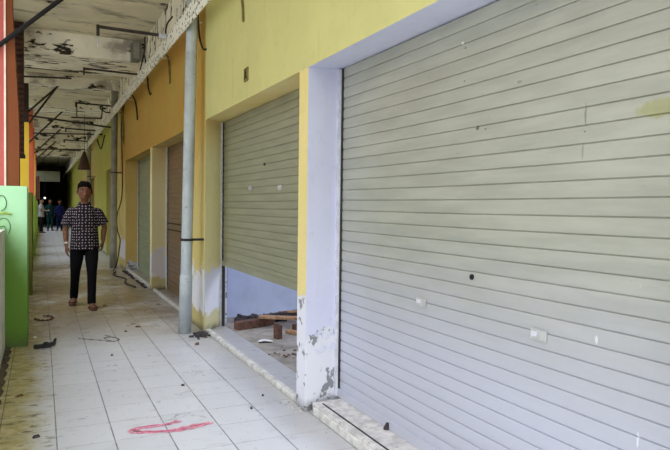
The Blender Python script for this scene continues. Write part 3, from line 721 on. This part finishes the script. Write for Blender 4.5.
    # ---- sandals
    for sd in ('r', 'l'):
        A = Vector(J['leg_'+sd][2]); f = Vector(J['foot_'+sd]).normalized(); sdv = Vector((0,0,1)).cross(f).normalized()
        z0 = A.z-.088
        bm = NB(); outl = [(-.075,-.030),(-.085,0),(-.075,.030),(.02,.034),(.11,.044),(.17,.034),(.19,0),(.17,-.034),(.11,-.042),(.02,-.032)]
        lo = [A + f*(u) + sdv*v for u, v in outl]
        mk = lambda h: [Vector((p.x, p.y, z0+h+f.z*u)) for p, (u, v) in zip(lo, outl)]
        ringloft(bm, [mk(0), mk(.022)], smooth=False); o = link('sandal', bm, M[shoes], t)
        bm = NB()
        for u, hgt in ((.05,.055),(.11,.042)):
            q = [A + f*u + sdv*.040, A + f*u + sdv*.026, A + f*u, A + f*u - sdv*.026, A + f*u - sdv*.040]
            hs = [.02, hgt, hgt+.012, hgt, .02]
            tube(bm, [Vector((p.x, p.y, z0+hh+f.z*u)) for p, hh in zip(q, hs)], .012, 8, flat=1.6)
        link('strap', bm, M[shoes], o)
    return t
walk = dict(head=(0.0, 0), arm_r=((-.158,.005,1.205),(-.222,.03,1.00),(-.215,-.01,.79)), arm_l=((.158,.005,1.205),(.238,.045,1.03),(.222,.03,.835)),
    hand_r=((.02,-.06,-1),(1,.25,0),(.25,-1,0),.55), hand_l=((-.10,-.05,-1),(-1,.3,0),(-.2,-1,0),.8),
    leg_r=((-.080,0,.80),(-.108,.02,.45),(-.116,.24,.11)), leg_l=((.080,0,.80),(.078,-.13,.45),(.070,-.20,.088)),
    foot_r=(-.18,-1,-.06), foot_l=(.12,-1,0))
boy = person('boy in dark shirt with white dots and black trousers walking toward the camera', (.505, 8.60, 0), 0, walk, 'shirt', 'trousers', 'skin', s=1.02)
bm = NB(); w0 = Vector((-.212,-.008,.80)); tube(bm, [w0+Vector((0,.003,.035)), w0+Vector((0,0,.012))], .030, 14); link('wristband', bm, M['band'], boy)
stand = dict(head=(.01,0), arm_r=((-.158,.005,1.205),(-.225,.02,1.02),(-.19,-.12,.86)), arm_l=((.158,.005,1.205),(.225,.03,1.03),(.205,-.02,.80)),
    hand_r=((.2,-.6,-.6),(1,0,0),(0,-1,0),.5), hand_l=((0,-.05,-1),(-1,.3,0),(-.2,-1,0),.6),
    leg_r=((-.080,0,.80),(-.09,-.01,.45),(-.10,.01,.088)), leg_l=((.080,0,.80),(.085,-.02,.46),(.09,0,.088)), foot_r=(-.2,-1,0), foot_l=(.2,-1,0))
sideA = dict(stand); sideA['arm_r'] = ((-.158,.005,1.205),(-.21,-.10,1.05),(-.16,-.32,1.02)); sideA['hand_r'] = ((.1,-1,0),(1,0,0),(0,0,1),.5)
GP = 'people far down the corridor'
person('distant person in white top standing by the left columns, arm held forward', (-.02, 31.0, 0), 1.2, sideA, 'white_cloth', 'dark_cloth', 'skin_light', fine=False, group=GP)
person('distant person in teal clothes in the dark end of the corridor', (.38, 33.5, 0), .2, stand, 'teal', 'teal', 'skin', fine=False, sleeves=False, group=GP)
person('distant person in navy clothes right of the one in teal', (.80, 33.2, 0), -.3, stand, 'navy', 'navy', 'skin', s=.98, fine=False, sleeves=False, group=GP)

# ------------------------------------------------------------------ litter
# pink raffia on the near tiles: one tangled length
def ribbon(bm, pts, w, z=.004, mi=0, th=.004):
    P = smoothpath([(x, y, z) for x, y in pts], 8); tube(bm, P, [w*(.75+.35*math.sin(i*1.3)) for i in range(len(P))], 6, mi, flat=th/w)
bm = NB()
ribbon(bm, [(.95,3.69),(.86,3.665),(.74,3.64),(.62,3.665),(.50,3.70),(.465,3.745),(.50,3.785),(.60,3.79),(.70,3.775),(.78,3.80)], .011)
ribbon(bm, [(.93,3.70),(.80,3.69),(.70,3.665),(.58,3.69),(.50,3.735),(.52,3.765),(.64,3.765),(.76,3.81)], .009, .007)
ribbon(bm, [(.88,3.68),(.72,3.645),(.57,3.68),(.485,3.745),(.56,3.775),(.70,3.765)], .007, .009, 1)
tag(link('raffia_string', bm, [M['pink'], M['red_cord']]), 'pink raffia string dropped on the near floor tiles', 'string')
bm = NB(); ribbon(bm, [(.66,3.86),(.74,3.85),(.82,3.89),(.90,3.85),(.93,3.80)], .006)
ribbon(bm, [(.74,3.85),(.78,3.93),(.86,3.92)], .005)
tag(link('cellophane_strip', bm, M['clear']), 'crumpled clear cellophane strip just behind the pink string', 'plastic strip')
bm = NB(); ribbon(bm, [(.33,6.56),(.40,6.50),(.52,6.40),(.62,6.30),(.69,6.36),(.66,6.48),(.58,6.62)], .010); ribbon(bm, [(.62,6.30),(.56,6.50),(.66,6.48)], .007)
tag(link('plastic_tape', bm, M['box_grey']), 'twisted grey tape lying on tiles in front of the boy', 'tape')
# flip flop, sole tipped up
t = thing('flip_flop', 'black broken flip flop lying beside the green plinth', 'sandal', (.03, 6.26, 0))
bm = NB(); outl = [(-.085,-.025),(-.10,0),(-.085,.025),(-.02,.022),(.03,.03),(.075,.026),(.09,0),(.075,-.028),(.03,-.036),(-.02,-.026)]
ringloft(bm, [[(x, y, z+.30*max(0,x-.01)+.004) for x, y in outl] for z in (0, .030)], smooth=False); link('sole', bm, M['rubber'], t)
bm = NB(); tube(bm, smoothpath([(-.03,-.026,.02),(.0,-.02,.05),(.045,0,.035),(.0,.022,.05),(-.03,.024,.02)], 4), .006, 6); link('strap', bm, M['rubber'], t)
bm = NB(); tube(bm, [(.07,-.02,.02),(.085,0,.075),(.06,.02,.025)], [.010,.012,.010], 8); link('torn_heel', bm, M['rubber'], t)
bm = NB(); ribbon(bm, [(-.07,7.86),(-.02,7.75),(.06,7.72),(.115,7.83),(.09,7.98),(.02,8.02)], .020, .008, th=.012)
tag(link('leather_strap', bm, M['brown_strap']), 'curved brown strap on the floor behind the flip flop', 'strap')
def scrap(name, label, cat, x, y, size, m, pts=7, h=.012, z=0.0, group='scraps of litter on the floor'):
    bm = NB(); r = random.Random(int(x*1000+y*77)); q = []
    for k in range(pts):
        a = 2*PI*k/pts; R = size*(.55+.5*r.random()); q.append((R*math.cos(a), R*math.sin(a)*.8))
    top = [(px*.7, py*.7, h*(.5+r.random())) for px, py in q]
    ringloft(bm, [[(px, py, .0005) for px, py in q], top], smooth=False)
    return tag(link(name, bm, M[m], loc=(x, y, z)), label, cat, group)
scrap('dirt_clod', 'black crumb on a tile joint behind the pink string', 'crumb', .945, 4.56, .018, 'char')
scrap('dirt_clod', 'small dark crumb on the tiles left of the near pier', 'crumb', 1.41, 4.09, .012, 'char')
scrap('dirt_clod', 'dark crumb at the tile joint before the lavender pier base', 'crumb', 1.25, 3.86, .013, 'char')
scrap('dry_leaf', 'brown dry leaf lying right of the boy\'s feet', 'leaf', .953, 6.96, .040, 'leaf', 6, .015)
scrap('dry_leaf', 'small brown leaf just left of the larger leaf', 'leaf', .80, 6.75, .022, 'leaf', 6, .01)
scrap('dry_leaf', 'curled leaf by the long tile joint near the downpipe foot', 'leaf', 1.346, 5.85, .022, 'leaf', 6, .02)
scrap('dry_leaf', 'dark leaf scrap on the mossy edge tiles, nearest the camera', 'leaf', -.03, 3.87, .035, 'char', 6, .012)
scrap('dry_leaf', 'brown scrap on the mossy tiles near the gutter', 'leaf', -.14, 4.75, .03, 'leaf', 6, .01)
scrap('dry_leaf', 'brown leaf scrap beside the boy\'s leading foot', 'leaf', .75, 8.6, .03, 'leaf', 6, .012)
scrap('paper_scrap', 'white paper scrap at the foot of the green plinth', 'paper', -.06, 6.78, .03, 'white_paint', 6, .012)
scrap('dirt_clod', 'dark crumb on the tile left of the grey tape', 'crumb', .56, 5.72, .016, 'leaf')
scrap('rust_knot', 'black knotted scrap at the foot of the nearest shutter', 'scrap', 1.80, 3.03, .03, 'char', 8, .03, z=.06)
# rubble heaps: sweepings at the wall foot (uncountable crumbs)
def heap(name, label, pts, m, n, spread, smax, group=None):
    bm = NB(); r = random.Random(len(label))
    for i in range(n):
        u = r.random()*(len(pts)-1); k = int(u); a = Vector(pts[k]).lerp(Vector(pts[k+1]), u-k)
        p = a+Vector((r.gauss(0, spread), r.gauss(0, spread*1.5), 0)); s = smax*(.3+.7*r.random())
        obox(bm, (p.x, p.y, a.z+s*.25), (s, s*(.4+r.random()), s*.5), (r.random()*.4, r.random()*.4, r.random()*3))
    return tag(link(name, bm, M[m]), label, 'rubble', kind='stuff')
heap('rubble', 'swept grey rubble around the foot of the near downpipe', [(1.45,6.18,0),(1.50,6.28,0),(1.52,6.36,0)], 'char', 50, .035, .045)
heap('rubble', 'dark sweepings along the back wall inside the littered shop', [(2.15,6.93,0),(2.6,6.86,0),(3.3,6.80,0)], 'char', 200, .045, .10)
heap('rubble', 'loose rubble along the pale green and brown shutter foot', [(1.49,13.0,0),(1.50,11.9,0),(1.51,10.2,0)], 'char', 60, .012, .05)
heap('rubble', 'fine crumbs at the foot of the lavender pier', [(1.53,3.72,0),(1.52,3.95,0)], 'concrete_step', 26, .02, .018)
heap('rubble', 'dusty wood chips on the shop floor under the raised shutter', [(1.9,5.2,0),(2.3,5.1,0)], 'wood_red', 30, .08, .028)
# timber inside shop
G3 = 'scrap timber in the open shop'
def plank(label, a, b, w, h, m, lift=0.0, roll=0.0):
    a, b = Vector(a), Vector(b); d = b-a; L = d.length; bm = NB()
    obox(bm, (0,0,0), (L, w, h)); o = link('plank', bm, M[m], bevel=.003, loc=(a+b)/2)
    o.rotation_euler = (roll, -math.asin(d.z/L), math.atan2(d.y, d.x)); return tag(o, label, 'plank', G3)
plank('short red brown board lying nearest the opening on the left', (1.90,6.40,.045), (2.36,6.56,.045), .10, .085, 'wood_red')
plank('long tan plank lying across the other timber', (2.18,6.47,.115), (3.1,5.95,.100), .10, .03, 'wood_tan')
plank('red brown plank under the long tan plank', (2.44,6.02,.045), (3.3,6.30,.045), .14, .085, 'wood_red')
plank('tan batten on the floor in front of the upright block', (2.35,6.05,.02), (2.58,5.62,.02), .06, .036, 'wood_tan')
plank('thin pale batten resting at the right of the pile', (2.50,6.45,.155), (3.5,6.15,.16), .05, .02, 'wood_tan')
plank('dark short offcut leaning across the red brown board', (2.25,6.75,.06), (2.75,6.50,.15), .09, .03, 'char')
plank('weathered lath on the floor behind the tan plank', (2.5,6.72,.10), (3.2,6.62,.13), .05, .025, 'wood_tan')
t = thing('timber_block', 'upright dark red timber block in front of the planks', 'block', (2.16, 5.82, 0), G3)
bm = NB(); obox(bm, (0,0,.07), (.06,.07,.14), (0,0,.4)); link('block', bm, M['wood_red'], t, bevel=.004)
bm = NB(); obox(bm, (-.012,.0,.148), (.014,.05,.016), (0,0,.4)); link('splinter', bm, M['wood_red'], t)
t = thing('cloth_scrap', 'small white cloth scrap with a dark edge before the upright block', 'cloth', (1.99, 5.72, 0))
bm = NB(); tube(bm, smoothpath([(-.06,0,.008),(-.02,.03,.014),(.03,.01,.012),(.06,-.03,.008)], 4), .022, 8, flat=.35); link('fold', bm, M['white_paint'], t)
bm = NB(); tube(bm, smoothpath([(-.07,-.02,.006),(-.01,-.03,.008),(.05,-.05,.006)], 4), .012, 8, flat=.5); link('dark_edge', bm, M['rubber'], t)

# ------------------------------------------------------------------ light
w = bpy.data.worlds.new('sky'); S.world = w; w.use_nodes = True
nt = w.node_tree; nt.nodes.clear()
o = nt.nodes.new('ShaderNodeOutputWorld'); bg = nt.nodes.new('ShaderNodeBackground'); nt.links.new(bg.outputs[0], o.inputs[0])
tc = nt.nodes.new('ShaderNodeTexCoord'); sp = nt.nodes.new('ShaderNodeSeparateXYZ'); nt.links.new(tc.outputs['Generated'], sp.inputs[0])
cr = nt.nodes.new('ShaderNodeValToRGB'); nt.links.new(sp.outputs['Z'], cr.inputs[0])
for i, (p, c) in enumerate(((0, (.30,.30,.29)), (.25, (.36,.37,.37)), (.50, (.92,.97,1.06)), (.80, (1.25,1.36,1.55)))):
    el = cr.color_ramp.elements[i] if i < 2 else cr.color_ramp.elements.new(p)
    el.position = p; el.color = (*c, 1)
nt.links.new(cr.outputs[0], bg.inputs[0]); # the open, brighter half of the sky lies behind the camera
dt = nt.nodes.new('ShaderNodeVectorMath'); dt.operation = 'DOT_PRODUCT'; nt.links.new(tc.outputs['Generated'], dt.inputs[0])
dt.inputs[1].default_value = Vector((-.22, -.90, .38)).normalized()
mr = nt.nodes.new('ShaderNodeMapRange'); mr.interpolation_type = 'SMOOTHSTEP'; nt.links.new(dt.outputs['Value'], mr.inputs[0])
mr.inputs[1].default_value = .0; mr.inputs[2].default_value = 1.0; mr.inputs[3].default_value = .95; mr.inputs[4].default_value = 5.6
nt.links.new(mr.outputs[0], bg.inputs[1])

# ------------------------------------------------------------------ camera
f, R, U, F = 612.9, None, None, None
yaw, pitch, roll = .446616, -.028874, .0124204
F = Vector((math.sin(yaw)*math.cos(pitch), math.cos(yaw)*math.cos(pitch), math.sin(pitch)))
R0 = F.cross(Vector((0,0,1))).normalized(); U0 = R0.cross(F)
R = R0*math.cos(roll)+U0*math.sin(roll); U = U0*math.cos(roll)-R0*math.sin(roll)
cam = bpy.data.cameras.new('camera'); co = bpy.data.objects.new('camera', cam); COL.objects.link(co)
cam.sensor_width = 36; cam.lens = f/670*36; cam.clip_start = .05; cam.clip_end = 300
mw = Matrix(((R.x,U.x,-F.x,0),(R.y,U.y,-F.y,0),(R.z,U.z,-F.z,H),(0,0,0,1))); co.matrix_world = mw
S.camera = co
S.cycles.diffuse_bounces = 8
S.view_settings.view_transform = 'Standard'; S.view_settings.look = 'None'; S.view_settings.exposure = 0
